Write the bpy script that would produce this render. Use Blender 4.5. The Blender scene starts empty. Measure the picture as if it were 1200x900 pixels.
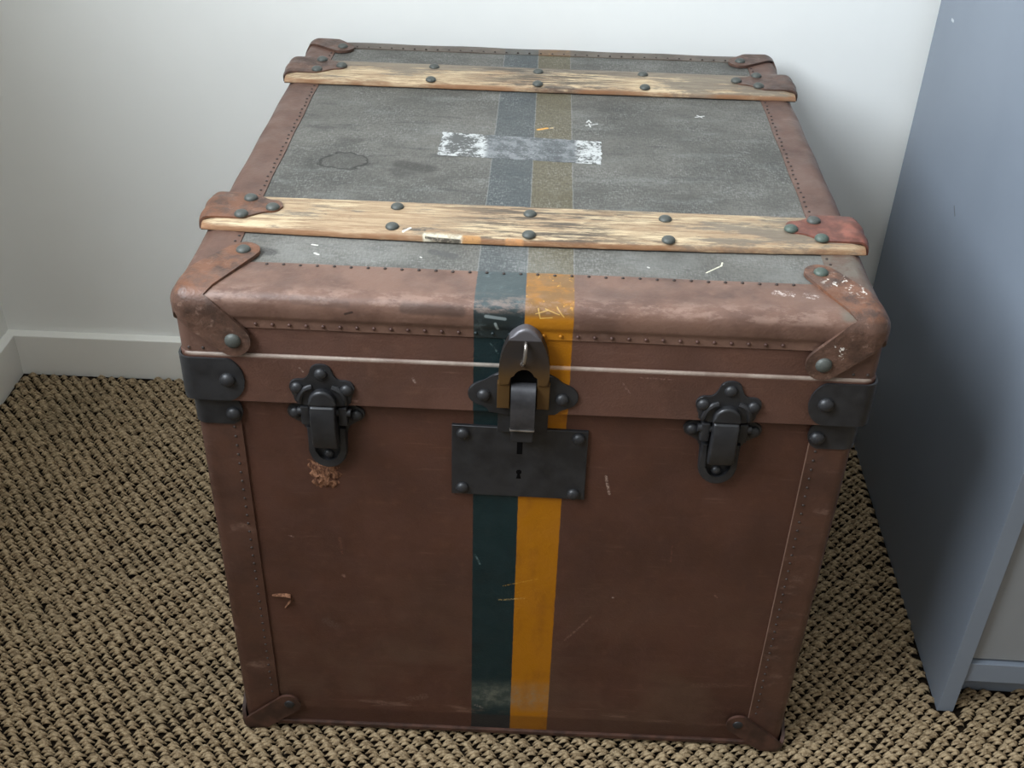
import bpy, bmesh, math, random
import numpy as np
from mathutils import Vector, Matrix, Euler

random.seed(7)
SC = bpy.context.scene
COL = SC.collection
PI = math.pi

# ------------------------------------------------------------------ camera
cam_d = bpy.data.cameras.new('camera')
cam = bpy.data.objects.new('camera', cam_d)
COL.objects.link(cam)
SC.camera = cam
cam_d.sensor_fit = 'HORIZONTAL'
cam_d.sensor_width = 36.0
cam_d.lens = 1332.35 / 1200 * 36.0
cam_d.clip_start = 0.02
p_, y_, r_ = 0.60848, -0.018962, 0.030887
fwd = Vector((math.sin(y_) * math.cos(p_), math.cos(y_) * math.cos(p_), -math.sin(p_)))
right = Vector((math.cos(y_), -math.sin(y_), 0))
up = right.cross(fwd)
r2 = right * math.cos(r_) + up * math.sin(r_)
u2 = up * math.cos(r_) - right * math.sin(r_)
m = Matrix((r2, u2, -fwd)).transposed().to_4x4()
m.translation = Vector((0.0034, -0.8325, 1.066))
cam.matrix_world = m

# ------------------------------------------------------------------ light
w = bpy.data.worlds.new('room_ambient')
SC.world = w
w.use_nodes = True
bgn = w.node_tree.nodes['Background']
bgn.inputs['Color'].default_value = (1.0, 0.97, 0.92, 1)
bgn.inputs['Strength'].default_value = 0.42

WY0, WY1, WZ0, WZ1 = -1.10, 0.10, 1.05, 2.25      # window opening in the left wall
XL = -0.841                                        # left wall plane
YB = 0.692                                         # back wall plane
ld = bpy.data.lights.new('window_daylight', 'AREA')
ld.shape = 'RECTANGLE'
ld.size = WZ1 - WZ0 - 0.1
ld.size_y = WY1 - WY0 - 0.1
ld.energy = 76
ld.color = (0.84, 0.92, 1.0)
lo = bpy.data.objects.new('window_daylight', ld)
COL.objects.link(lo)
lo.location = (XL - 0.05, (WY0 + WY1) / 2, (WZ0 + WZ1) / 2)
lo.rotation_euler = (0, -PI / 2, 0)

SC.view_settings.view_transform = 'Standard'
SC.view_settings.look = 'None'
SC.view_settings.exposure = 0.0
SC.view_settings.gamma = 1.0
SC.view_settings.use_curve_mapping = False


# ------------------------------------------------------------------ material helper
def lin(c):
    o = []
    for v in c[:3]:
        v = v / 255.0
        o.append(v / 12.92 if v <= 0.04045 else ((v + 0.055) / 1.055) ** 2.4)
    return (o[0], o[1], o[2], 1.0)


class G:
    def __init__(s, name):
        s.m = bpy.data.materials.new(name)
        s.m.use_nodes = True
        s.nt = s.m.node_tree
        s.b = s.nt.nodes['Principled BSDF']
        tc = s.nt.nodes.new('ShaderNodeTexCoord')
        s.obj = tc.outputs['Object']
        s.sx = s.sy = s.sz = None

    def new(s, t, **kw):
        n = s.nt.nodes.new(t)
        for k, v in kw.items():
            setattr(n, k, v)
        return n

    def put(s, sock, v):
        if hasattr(v, 'is_output') or isinstance(v, bpy.types.NodeSocket):
            s.nt.links.new(v, sock)
        else:
            sock.default_value = v

    def xyz(s):
        if s.sx is None:
            n = s.new('ShaderNodeSeparateXYZ')
            s.nt.links.new(s.obj, n.inputs[0])
            s.sx, s.sy, s.sz = n.outputs
        return s.sx, s.sy, s.sz

    def math(s, op, a, b=0.0, c=None, clamp=False):
        n = s.new('ShaderNodeMath', operation=op, use_clamp=clamp)
        s.put(n.inputs[0], a)
        s.put(n.inputs[1], b)
        if c is not None:
            s.put(n.inputs[2], c)
        return n.outputs[0]

    def scaled(s, sc, off=(0, 0, 0)):
        n = s.new('ShaderNodeMapping')
        s.nt.links.new(s.obj, n.inputs[0])
        n.inputs['Scale'].default_value = sc
        n.inputs['Location'].default_value = off
        return n.outputs[0]

    def noise(s, scale, detail=3, rough=0.55, vec=None):
        n = s.new('ShaderNodeTexNoise')
        s.nt.links.new(vec if vec is not None else s.obj, n.inputs['Vector'])
        n.inputs['Scale'].default_value = scale
        n.inputs['Detail'].default_value = detail
        n.inputs['Roughness'].default_value = rough
        return n.outputs['Fac']

    def voro(s, scale, vec=None, feature='F1'):
        n = s.new('ShaderNodeTexVoronoi', feature=feature)
        s.nt.links.new(vec if vec is not None else s.obj, n.inputs['Vector'])
        n.inputs['Scale'].default_value = scale
        return n.outputs['Distance']

    def step(s, v, a, b, lo=0.0, hi=1.0):
        n = s.new('ShaderNodeMapRange', interpolation_type='SMOOTHSTEP')
        s.put(n.inputs[0], v)
        n.inputs[1].default_value = a
        n.inputs[2].default_value = b
        n.inputs[3].default_value = lo
        n.inputs[4].default_value = hi
        return n.outputs[0]

    def mix(s, fac, a, b):
        n = s.new('ShaderNodeMix', data_type='RGBA')
        s.put(n.inputs[0], fac)
        s.put(n.inputs[6], a)
        s.put(n.inputs[7], b)
        return n.outputs[2]

    def band(s, v, a, b, soft=0.0008):
        return s.math('MULTIPLY', s.step(v, a - soft, a + soft), s.step(v, b - soft, b + soft, 1, 0))

    def seg(s, u, v, p, q, wd):
        """mask of a mark running from p to q (metres), half-width wd"""
        dx, dy = q[0] - p[0], q[1] - p[1]
        L2 = dx * dx + dy * dy + 1e-12
        a = s.math('SUBTRACT', u, p[0])
        b = s.math('SUBTRACT', v, p[1])
        t = s.math('ADD', s.math('MULTIPLY', a, dx / L2), s.math('MULTIPLY', b, dy / L2), clamp=True)
        ex = s.math('SUBTRACT', a, s.math('MULTIPLY', t, dx))
        ey = s.math('SUBTRACT', b, s.math('MULTIPLY', t, dy))
        d = s.math('SQRT', s.math('ADD', s.math('MULTIPLY', ex, ex), s.math('MULTIPLY', ey, ey)))
        return s.step(d, wd * 0.45, wd * 1.15, 1, 0)

    def bump(s, h, strength=0.3, dist=0.001):
        n = s.new('ShaderNodeBump')
        n.inputs['Strength'].default_value = strength
        n.inputs['Distance'].default_value = dist
        s.nt.links.new(h, n.inputs['Height'])
        s.nt.links.new(n.outputs[0], s.b.inputs['Normal'])

    def done(s, col, rough=0.5, metal=0.0, spec=0.5):
        s.put(s.b.inputs['Base Color'], col)
        s.put(s.b.inputs['Roughness'], rough)
        s.put(s.b.inputs['Metallic'], metal)
        s.b.inputs['Specular IOR Level'].default_value = spec
        return s.m


GX0, GX1, GX2 = -0.0465, -0.0030, 0.0385           # painted stripe: green, then yellow


def stripe(g, col, green, yellow, amount=1.0, wear=None, edge=None):
    x, y, z = g.xyz()
    jit = g.math('MULTIPLY', g.math('SUBTRACT', g.noise(120, 2), 0.5), 0.0012)
    xx = g.math('ADD', x, jit)
    gm = g.band(xx, GX0, GX1, 0.0005)
    ym = g.band(xx, GX1, GX2, 0.0005)
    if wear is not None:
        gm = g.math('MULTIPLY', gm, wear)
        ym = g.math('MULTIPLY', ym, wear)
    c = g.mix(g.math('MULTIPLY', gm, amount), col, green)
    c = g.mix(g.math('MULTIPLY', ym, amount), c, yellow)
    if edge is not None:
        e = g.math('ADD', g.band(xx, GX0 - .0008, GX0 + .0002, .0004), g.band(xx, GX1 - .0006, GX1 + .0006, .0004))
        e = g.math('ADD', e, g.band(xx, GX2 - .0002, GX2 + .0008, .0004), clamp=True)
        c = g.mix(g.math('MULTIPLY', e, 0.3), c, edge)
    return c


GREEN = lin((13, 36, 39))
YELLOW = lin((158, 99, 4))


def m_leatherette(name, base, lid=False):
    g = G(name)
    x, y, z = g.xyz()
    n1 = g.noise(9, 5, .6)
    n2 = g.noise(60, 4, .6)
    c = g.mix(g.step(n1, .35, .68), lin(base), lin([v * 0.86 for v in base]))
    c = g.mix(g.math('MULTIPLY', g.step(n2, .55, .75), .25), c, lin((base[0] + 22, base[1] + 20, base[2] + 16)))
    # fine horizontal rubbing
    hr = g.noise(18, 4, .65, g.scaled((1, 1, 14)))
    c = g.mix(g.math('MULTIPLY', g.step(hr, .58, .8), .18), c, lin((160, 125, 108)))
    if not lid:
        # dirty, greyed area near the foot of the front
        dirt = g.math('MULTIPLY', g.step(z, .30, .06), g.step(g.noise(7, 4, .6, g.scaled((1, 1, 1.6), (3, 1, 2))), .42, .62))
        c = g.mix(g.math('MULTIPLY', dirt, .45), c, lin((92, 70, 56)))
    gn = g.mix(g.step(g.noise(30, 3), .5, .75), GREEN, lin((11, 28, 31)))
    yl = g.mix(g.step(g.noise(25, 4, .7, g.scaled((1, 1, .5))), .48, .72), YELLOW, lin((138, 84, 12)))
    c = stripe(g, c, gn, yl)
    if not lid:
        marks = [((.0787, .3846), (.0836, .3630), .0016, (205, 180, 165)), ((.0518, .1596), (.0764, .1950), .0013, (140, 110, 95)),
                 ((.0972, .2256), (.0978, .2250), .0011, (220, 205, 195)), ((.1451, .1526), (.1481, .1502), .0026, (50, 28, 20)),
                 ((-.0187, .2147), (.0065, .2185), .0012, (225, 190, 120)),
                 ((-.1784, .2401), (-.1768, .2385), .0020, (165, 130, 115)), ((-.1790, .2915), (-.1774, .2709), .0016, (120, 80, 66)),
                 ((-.0440, .2764), (-.0390, .2640), .0012, (120, 140, 140)), ((-.0420, .0490), (-.0350, .0455), .0022, (140, 128, 118)),
                 ((.195, .098), (.235, .100), .0045, (104, 78, 66)), ((.150, .300), (.151, .278), .0009, (120, 78, 66)),
                 ((-.23, .292), (-.225, .290), .0009, (190, 160, 150)), ((-.1150, .0540), (-.0980, .0600), .005, (110, 88, 76)),
                 ((-.150, .047), (-.144, .044), .004, (120, 92, 78)), ((-.015, .235), (.02, .247), .0008, (200, 150, 60)),
                 ((.20, .235), (.203, .232), .001, (160, 125, 110)), ((-.19, .165), (-.20, .172), .006, (95, 80, 74))]
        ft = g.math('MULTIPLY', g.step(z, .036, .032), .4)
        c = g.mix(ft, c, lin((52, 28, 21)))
        sc = g.math('MULTIPLY', g.band(z, .034, .050, .005), g.step(g.noise(26, 5, .7, g.scaled((.5, 1, 3), (8, 0, 1))), .52, .66))
        c = g.mix(g.math('MULTIPLY', sc, .5), c, lin((128, 100, 86)))
        # the white haze worn across the stripe near its foot
        hz = g.math('MULTIPLY', g.band(z, .048, .085, .012), g.band(x, GX0, GX2, .001))
        c = g.mix(g.math('MULTIPLY', hz, g.step(g.noise(60, 4, .7), .4, .7, .15, .55)), c, lin((120, 122, 108)))
    else:
        marks = [((-.20, .50), (-.197, .496), .001, (190, 170, 160)), ((.085, .498), (.092, .488), .0010, (170, 140, 130)),
                 ((-.1, .494), (-.098, .490), .0014, (180, 160, 150)), ((-.021, .538), (-.020, .534), .001, (150, 165, 160)),
                 ((-.032, .532), (-.025, .522), .0009, (120, 140, 140)), ((.1, .505), (.13, .504), .0009, (150, 120, 110)),
                 ((-.18, .468), (-.15, .467), .001, (150, 120, 110))]
    for pa, pb, wd, colr in marks:
        k = g.math('MULTIPLY', g.seg(x, z, pa, pb, wd), g.step(g.noise(420, 3, .7),   .40, .66, .0, .55))
        k = g.math('MULTIPLY', k, g.math('LESS_THAN', y, .01))
        c = g.mix(k, c, lin(colr))
    if lid:
        # the top bead of the valance is rubbed pale, with its highlight painted in too
        bd = g.math('MULTIPLY', g.step(z, .5090, .5110), g.step(z, .5128, .5140, 1, 0))
        bd = g.math('MULTIPLY', bd, g.step(y, -.0065, -.0080))
        bd = g.math('MULTIPLY', bd, g.step(g.noise(14, 4, .6, g.scaled((1, 0, 0))), .32, .58, .15, .66))
        c = g.mix(bd, c, lin((166, 153, 140)))
    grain = g.voro(520)
    h = g.math('ADD', grain, g.math('MULTIPLY', g.noise(160, 3), 1.2))
    g.bump(h, .26, .0006)
    rg = g.step(g.noise(40, 4), .3, .7, .42, .62)
    return g.done(c, rg, 0, .38)


def m_binding(name, base, stripe_amt=.93):
    g = G(name)
    x, y, z = g.xyz()
    n1 = g.noise(22, 5, .62, g.scaled((1, 1, 1)))
    c = g.mix(g.step(n1, .38, .68), lin(base), lin((base[0] * .82, base[1] * .80, base[2] * .80)))
    pale = g.noise(55, 5, .7, g.scaled((.5, 1, 1), (2, 2, 2)))
    c = g.mix(g.math('MULTIPLY', g.step(pale, .56, .78), .32), c, lin((160, 130, 115)))
    dark = g.noise(16, 4, .6, g.scaled((1, 1, 2), (5, 1, 0)))
    c = g.mix(g.math('MULTIPLY', g.step(dark, .58, .72), .5), c, lin((70, 52, 46)))
    gn = g.mix(g.math('ADD', g.step(g.noise(70, 5, .7), .55, .72, 0, .6), g.step(z, .5655, .5715, 0, .42)), GREEN, lin((82, 96, 98)))
    # the yellow has rubbed through to brown over the top of the roll
    thru = g.math('MULTIPLY', g.step(z, .560, .566), g.step(g.noise(70, 5, .7, g.scaled((.6, 1, 1))), .34, .56, .55, 1))
    yl = g.mix(g.math('MULTIPLY', thru, .85), lin((172, 110, 6)), lin((108, 82, 50)))
    yl = g.mix(g.math('MULTIPLY', g.step(g.noise(130, 4, .7, g.scaled((1, 1, .4), (1, 0, 3))), .60, .70), g.step(z, .545, .562)), yl, lin((205, 150, 55)))
    c = stripe(g, c, gn, yl, stripe_amt)
    for pa, pb, wd, colr in [((-.028, .555), (-.026, .549), .0014, (170, 180, 178)), ((-.036, .562), (-.020, .560), .0018, (150, 160, 160)),
                             ((.008, .5700), (.010, .562), .0006, (210, 170, 90)), ((.010, .562), (.020, .5630), .0006, (210, 170, 90)), ((.014, .5700), (.026, .5660), .0005, (210, 170, 90)), ((.024, .5710), (.030, .564), .0006, (210, 170, 90)), ((.006, .566), (.016, .569), .0005, (210, 170, 90))]:
        k = g.math('MULTIPLY', g.seg(x, z, pa, pb, wd), g.math('LESS_THAN', y, .01))
        c = g.mix(g.math('MULTIPLY', k, .6), c, lin(colr))
    # scuffs along the ridge of the front roll, a black rub, grey bare cloth behind the right corner
    rdg = g.math('MULTIPLY', g.band(z, .5655, .5742, .002), g.step(y, .012, .002))
    rdg = g.math('MULTIPLY', rdg, g.step(g.noise(75, 6, .75, g.scaled((.45, 1, 1), (1, 1, 4))), .46, .60))
    c = g.mix(g.math('MULTIPLY', rdg, .34), c, lin((166, 138, 124)))
    blk = g.math('MULTIPLY', g.math('ADD', g.seg(x, z, (-.105, .5660), (-.058, .5650), .006), g.math('MULTIPLY', g.seg(x, z, (-.20, .569), (-.155, .567), .004), .5)), g.math('LESS_THAN', y, .01))
    c = g.mix(g.math('MULTIPLY', blk, .6), c, lin((56, 44, 40)))
    nick = g.math('MULTIPLY', g.seg(x, z, (-.156, .5585), (-.150, .5605), .0013), g.math('LESS_THAN', y, .01))
    c = g.mix(g.math('MULTIPLY', nick, .85), c, lin((40, 26, 22)))
    gz = g.math('MULTIPLY', g.math('MULTIPLY', g.step(x, .2600, .2680), g.step(z, .568, .571)), g.step(g.math('ADD', y, g.math('MULTIPLY', g.noise(60, 3), .03)), .125, .110))
    c = g.mix(g.math('MULTIPLY', gz, g.step(g.noise(80, 4, .7), .35, .6, .35, .9)), c, lin((104, 96, 86)))
    ed = g.math('MULTIPLY', g.band(x, .2598, .2609, .0003), g.step(z, .47, .46))  # window light on the right binding's inner edge, painted as a pale line
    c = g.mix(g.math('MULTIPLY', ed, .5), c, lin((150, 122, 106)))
    # chalky scuff near the right front corner
    k = g.math('MULTIPLY', g.seg(x, y, (.215, .030), (.245, .026), .006), g.step(g.noise(240, 4, .7), .5, .62))
    c = g.mix(g.math('MULTIPLY', k, .8), c, lin((205, 190, 182)))
    g.bump(g.math('ADD', g.noise(140, 4, .6), g.math('MULTIPLY', g.voro(380), .5)), .28, .0008)
    return g.done(c, g.step(g.noise(30, 4), .3, .7, .38, .58), 0, .45)


def m_canvas():
    g = G('grey_canvas')
    x, y, z = g.xyz()
    n1 = g.noise(8, 6, .62)
    c = g.mix(g.step(n1, .36, .66), lin((97, 94, 88)), lin((74, 72, 67)))
    st = g.noise(26, 5, .65, g.scaled((.5, 1.6, 1)))
    c = g.mix(g.math('MULTIPLY', g.step(st, .50, .72), .45), c, lin((118, 118, 114)))
    dk = g.noise(22, 4, .6, g.scaled((.6, 2.2, 1), (4, 2, 1)))
    c = g.mix(g.math('MULTIPLY', g.step(dk, .56, .72), .6), c, lin((52, 51, 49)))
    c = stripe(g, c, lin((62, 70, 74)), lin((92, 82, 56)), .68, None, lin((150, 151, 149)))
    # threads: pale dust caught on the raised yarns of the weave
    tx = g.noise(620, 2, .6, g.scaled((1, .28, 1)))
    ty = g.noise(620, 2, .6, g.scaled((.28, 1, 1), (3, 1, 0)))
    th = g.math('MULTIPLY', g.math('ADD', tx, ty), .5)
    dust = g.math('MULTIPLY', g.step(th, .48, .64), g.step(g.noise(20, 5, .7), .38, .64, .2, 1))
    c = g.mix(g.math('MULTIPLY', dust, .42), c, lin((146, 146, 142)))
    c = g.mix(g.math('MULTIPLY', g.step(th, .50, .40), .35), c, lin((52, 52, 51)))
    sp = g.noise(420, 3, .7)
    c = g.mix(g.math('MULTIPLY', g.step(sp, .66, .74), .35), c, lin((160, 160, 156)))
    c = g.mix(g.math('MULTIPLY', g.math('MULTIPLY', g.band(y, .05, .105, .012), g.step(g.noise(11, 4), .4, .6, .2, 1)), .25), c, lin((150, 150, 146)))
    # ring shaped stain
    ex = g.math('MULTIPLY', g.math('SUBTRACT', x, -.2005), 1 / .0255)
    ey = g.math('MULTIPLY', g.math('SUBTRACT', y, .2740), 1 / .0200)
    wob = g.math('MULTIPLY', g.math('SUBTRACT', g.noise(70, 3), .5), 1.1)
    rr = g.math('ADD', g.math('SQRT', g.math('ADD', g.math('MULTIPLY', ex, ex), g.math('MULTIPLY', ey, ey))), wob)
    ring = g.band(rr, .90, 1.06, .07)
    c = g.mix(g.math('MULTIPLY', ring, .9), c, lin((36, 34, 31)))
    c = g.mix(g.math('MULTIPLY', g.step(rr, 1.0, .8), .35), c, lin((64, 62, 57)))
    halo = g.math('MULTIPLY', g.band(rr, 1.2, 3.2, .5), g.step(g.noise(18, 3), .48, .62))
    c = g.mix(g.math('MULTIPLY', halo, .5), c, lin((46, 45, 42)))
    marks = [((.0560, .4060), (.0585, .4120), .0011, (205, 205, 200)), ((.0585, .4120), (.0610, .4050), .0011, (205, 205, 200)),
             ((.0550, .3960), (.0680, .4020), .0011, (205, 205, 200)), ((.0585, .4020), (.0600, .3920), .0010, (205, 205, 200)),
             ((.1826, .4340), (.1928, .4385), .0013, (200, 200, 196)), ((.1850, .4400), (.1905, .4330), .0010, (200, 200, 196)),
             ((.157, .0640), (.172, .0780), .0009, (225, 220, 195)), ((.172, .0780), (.1735, .0840), .0009, (225, 220, 195)),
             ((-.2008, .0875), (-.1960, .0865), .0013, (225, 222, 212)), ((-.1956, .0715), (-.1920, .0690), .0014, (225, 222, 212)),
             ((.0010, .3790), (.0110, .3840), .0024, (220, 160, 70)), ((.0150, .3850), (.0175, .3855), .0012, (220, 190, 140)),
             ((.105, .070), (.106, .069), .0012, (215, 212, 205)), ((-.10, .072), (-.099, .071), .001, (210, 208, 200)),
             ((-.140, .272), (-.112, .262), .012, (60, 58, 54)),
             ((-.262, .076), (-.235, .070), .008, (66, 64, 62)), ((-.09, .083), (-.07, .076), .006, (76, 75, 73))]
    for pa, pb, wd, colr in marks:
        k = g.math('MULTIPLY', g.seg(x, y, pa, pb, wd), g.step(g.noise(420, 2), .3, .6, .5, .95))
        c = g.mix(k, c, lin(colr))
    g.bump(g.math('ADD', th, g.math('MULTIPLY', g.noise(300, 3), 1.5)), .25, .0005)
    return g.done(c, .62, 0, .40)


def m_wood():
    g = G('worn_pale_wood')
    x, y, z = g.xyz()
    gr = g.noise(26, 7, .74, g.scaled((.8, 9, 6)))
    c = g.mix(g.step(gr, .40, .60), lin((204, 182, 148)), lin((146, 121, 94)))
    fine = g.noise(130, 5, .78, g.scaled((.22, 7, 5)))
    c = g.mix(g.math('MULTIPLY', g.step(fine, .50, .60), .62), c, lin((112, 92, 72)))
    pale = g.noise(60, 6, .76, g.scaled((.35, 4, 3), (2, 8, 1)))
    c = g.mix(g.math('MULTIPLY', g.step(pale, .53, .63), .6), c, lin((208, 188, 154)))
    tone = g.noise(13, 3, .6, g.scaled((.7, 2, 1), (4, 4, 0)))
    c = g.mix(g.math('MULTIPLY', g.step(tone, .44, .60), .55), c, lin((154, 126, 98)))
    rear = g.step(y, .30, .40)
    # grey weathering in patches, strongest towards the right ends and on the rear batten
    gp = g.noise(16, 6, .72, g.scaled((.8, 3.5, 1), (7, 3, 0)))
    gp = g.math('ADD', gp, g.step(x, .08, .26, 0, .13))
    gp = g.math('ADD', gp, g.math('MULTIPLY', rear, g.step(y, .520, .556, .03, .24)))
    c = g.mix(g.math('MULTIPLY', g.step(gp, .55, .66), .75), c, lin((104, 97, 88)))
    # black rubs near the middle of the batten
    bk = g.math('MULTIPLY', g.band(x, -.07, .09, .045), g.step(g.noise(40, 6, .76, g.scaled((.40, 4, 3), (1, 5, 2))), .46, .55))
    c = g.mix(g.math('MULTIPLY', bk, .8), c, lin((62, 57, 53)))
    blot = g.step(g.noise(60, 5, .7, g.scaled((.7, 1.6, 1), (9, 5, 2))), .63, .70)
    c = g.mix(g.math('MULTIPLY', blot, .6), c, lin((84, 74, 64)))
    # orange, still varnished, lower front edge
    fe = g.step(z, .5790, .5765)
    c = g.mix(g.math('MULTIPLY', fe, g.step(g.noise(20, 4, .6, g.scaled((.6, 1, 1))), .36, .56, .25, .85)), c, lin((134, 92, 60)))
    lowedge = g.step(z, .5742, .5722)
    c = g.mix(g.math('MULTIPLY', lowedge, g.step(g.noise(26, 4, .7, g.scaled((.5, 1, 1))), .4, .6)), c, lin((72, 58, 46)))
    for pa, pb, wd, colr in [((-.098, .1005), (-.066, .0990), .0034, (206, 198, 176)), ((-.098, .0995), (-.066, .098), .0008, (60, 52, 44)),
                             ((-.062, .099), (-.050, .099), .0036, (176, 130, 80)), ((-.022, .098), (-.010, .098), .0030, (180, 128, 82)),
                             ((-.118, .108), (-.100, .107), .0024, (90, 82, 72)), ((-.119, .104), (-.113, .110), .0014, (235, 232, 220))]:
        k = g.seg(x, y, pa, pb, wd)
        c = g.mix(g.math('MULTIPLY', k, g.step(g.noise(260, 3), .3, .55, .4, .95)), c, lin(colr))
    g.bump(g.math('ADD', gr, fine), .5, .0012)
    return g.done(c, .60, 0, .35)


def m_metal(name, base, alt, rough=.45, metal=.35, verd=None):
    g = G(name)
    n1 = g.noise(45, 4, .6)
    c = g.mix(g.step(n1, .38, .66), lin(base), lin(alt))
    if verd is not None:
        c = g.mix(g.math('MULTIPLY', g.step(g.noise(160, 4, .65), .48, .62), .8), c, lin(verd))
    g.bump(g.noise(220, 3), .12, .0005)
    return g.done(c, g.step(g.noise(60, 3), .3, .7, rough - .1, rough + .12), metal, .5)


def m_plain(name, col, rough=.6, n=0.0, scale=30, spec=.4, bump=0.0):
    g = G(name)
    c = lin(col)
    if n:
        c = g.mix(g.step(g.noise(scale, 4), .35, .65), lin(col), lin([v * (1 - n) for v in col]))
    if bump:
        g.bump(g.noise(scale * 4, 3), bump, .0005)
    return g.done(c, rough, 0, spec)


def m_floor():
    g = G('carpet_backing_and_far_weave')
    x, y, z = g.xyz()
    far = g.math('MAXIMUM', g.step(y, -.495, -.500), g.step(x, 1.145, 1.150))
    v = g.voro(85, g.scaled((.75, 1.15, 1)))
    kn = g.mix(g.step(v, .62, .25), lin((48, 37, 25)), lin((160, 140, 110)))
    kn = g.mix(g.math('MULTIPLY', g.step(g.noise(400, 3), .45, .6), .4), kn, lin((112, 94, 68)))
    c = g.mix(far, g.mix(g.step(g.noise(60, 4), .35, .65), lin((40, 30, 20)), lin((28, 21, 14))), kn)
    g.bump(g.math('SUBTRACT', 1.0, v), .6, .004)
    return g.done(c, .9, 0, .15)


def m_carpet():
    g = G('sisal_yarn')
    n1 = g.noise(170, 2, .6)
    n2 = g.noise(620, 2, .6)
    n3 = g.noise(6, 3, .6)
    c = g.mix(g.step(n1, .34, .68), lin((166, 145, 114)), lin((110, 91, 66)))
    c = g.mix(g.math('MULTIPLY', g.step(n2, .52, .72), .5), c, lin((192, 174, 145)))
    c = g.mix(g.math('MULTIPLY', g.step(n3, .5, .7), .3), c, lin((112, 100, 78)))
    return g.done(c, .72, 0, .25)


def m_cap():
    g = G('corner_leather')
    x, y, z = g.xyz()
    n1 = g.noise(38, 6, .7)
    c = g.mix(g.step(n1, .36, .64), lin((96, 70, 58)), lin((66, 48, 40)))
    og = g.math('MULTIPLY', g.math('MULTIPLY', g.step(z, .568, .574), g.step(y, .30, .20)), g.step(g.noise(48, 5, .65, g.scaled((1, 1, 1), (6, 0, 0))), .40, .58))
    c = g.mix(g.math('MULTIPLY', og, .34), c, lin((148, 92, 58)))
    rub = g.noise(90, 6, .75, g.scaled((1, 1, 1), (2, 7, 1)))
    c = g.mix(g.math('MULTIPLY', g.step(rub, .58, .68), .4), c, lin((150, 124, 110)))
    fl = g.math('MULTIPLY', g.seg(x, y, (.268, .052), (.285, .036), .014), g.step(g.noise(170, 4, .65), .575, .605))
    fl = g.math('ADD', fl, g.math('MULTIPLY', g.seg(x, z, (.262, .548), (.268, .540), .006), g.math('MULTIPLY', g.step(g.noise(260, 3, .65), .57, .60), g.math('LESS_THAN', y, 0))), clamp=True)
    c = g.mix(g.math('MULTIPLY', fl, g.math('GREATER_THAN', x, .25)), c, lin((214, 206, 196)))
    g.bump(g.math('ADD', n1, g.math('MULTIPLY', g.noise(170, 4, .7), .6)), .55, .0022)
    return g.done(c, g.step(g.noise(40, 4), .3, .7, .36, .58), 0, .45)


MT = dict(
    body=m_leatherette('brown_leatherette', (80, 51, 40)),
    lid=m_leatherette('brown_leatherette_lid', (94, 65, 54), True),
    bind=m_binding('brown_leather_binding', (114, 86, 73)),
    bindtack=m_binding('painted_tack_head', (84, 58, 50)),
    bindside=m_binding('brown_leather_side_binding', (97, 71, 60)),
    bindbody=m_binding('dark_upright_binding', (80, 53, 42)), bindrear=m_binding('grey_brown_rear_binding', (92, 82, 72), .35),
    canvas=m_canvas(), wood=m_wood(),
    cap=m_cap(),
    capfoot=m_plain('foot_leather', (80, 54, 44), .5, .3, 60, .4, .2),
    redcap=m_plain('red_cap_leather', (132, 80, 66), .5, .3, 70, .4, .3),
    black=m_metal('black_iron', (47, 47, 49), (36, 36, 38), .40, .2),
    worniron=m_metal('rubbed_iron', (72, 71, 74), (50, 50, 53), .4, .3),
    rivet=m_metal('dull_rivet_metal', (82, 84, 79), (60, 63, 60), .5, .15),
    verd=m_metal('verdigris_rivet_metal', (78, 84, 78), (60, 64, 60), .5, .15, (92, 118, 102)),
    tack=m_plain('tack_head_metal', (82, 58, 50), .5),
    tackdark=m_plain('dark_tack_head', (58, 48, 44), .5),
    bronze=None, steel=m_metal('bright_staple_steel', (178, 172, 166), (130, 122, 114), .3, .9),
    wall=m_plain('white_wall_paint', (238, 238, 234), .75, .012, 5, .25, .04),
    skirt=m_plain('white_gloss_trim', (234, 232, 225), .35, .01, 9, .45),
    cab=None,
    cabdoor=m_plain('grey_cabinet_door_paint', (134, 136, 138), .5, .02, 6, .4),
    dark=m_plain('dark_void', (6, 5, 5), .9, 0, 30, .1),
    backing=m_floor(),
    carpet=m_carpet(), label=None, torn=None,
)
g = G('grey_cabinet_paint')
x, y, z = g.xyz()
c = g.mix(g.step(g.noise(6, 4), .35, .65), lin((122, 130, 141)), lin((119, 127, 138)))
for pa, pb, wd, colr in [((0.3671, 0.4755), (0.3570, 0.4681), .0016, (70, 68, 70)), ((0.5390, 0.6470), (0.5316, 0.6472), .0022, (200, 204, 208))]:
    c = g.mix(g.math('MULTIPLY', g.seg(y, z, pa, pb, wd), .8), c, lin(colr))
MT['cab'] = g.done(c, .42, 0, .42)
g = G('bronzed_hasp_metal')
x, y, z = g.xyz()
c = g.mix(g.math('ADD', g.step(z, .53, .50), g.math('MULTIPLY', g.math('SUBTRACT', g.noise(60, 3), .5), .6), clamp=True), lin((50, 45, 43)), lin((90, 66, 36)))
c = g.mix(g.step(z, .5440, .5455), c, lin((98, 95, 98)))  # lit bevel at the hood's tip, painted in as lighter grey
g.bump(g.noise(200, 3), .12, .0004)
MT['bronze'] = g.done(c, .42, .35, .5)

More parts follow.
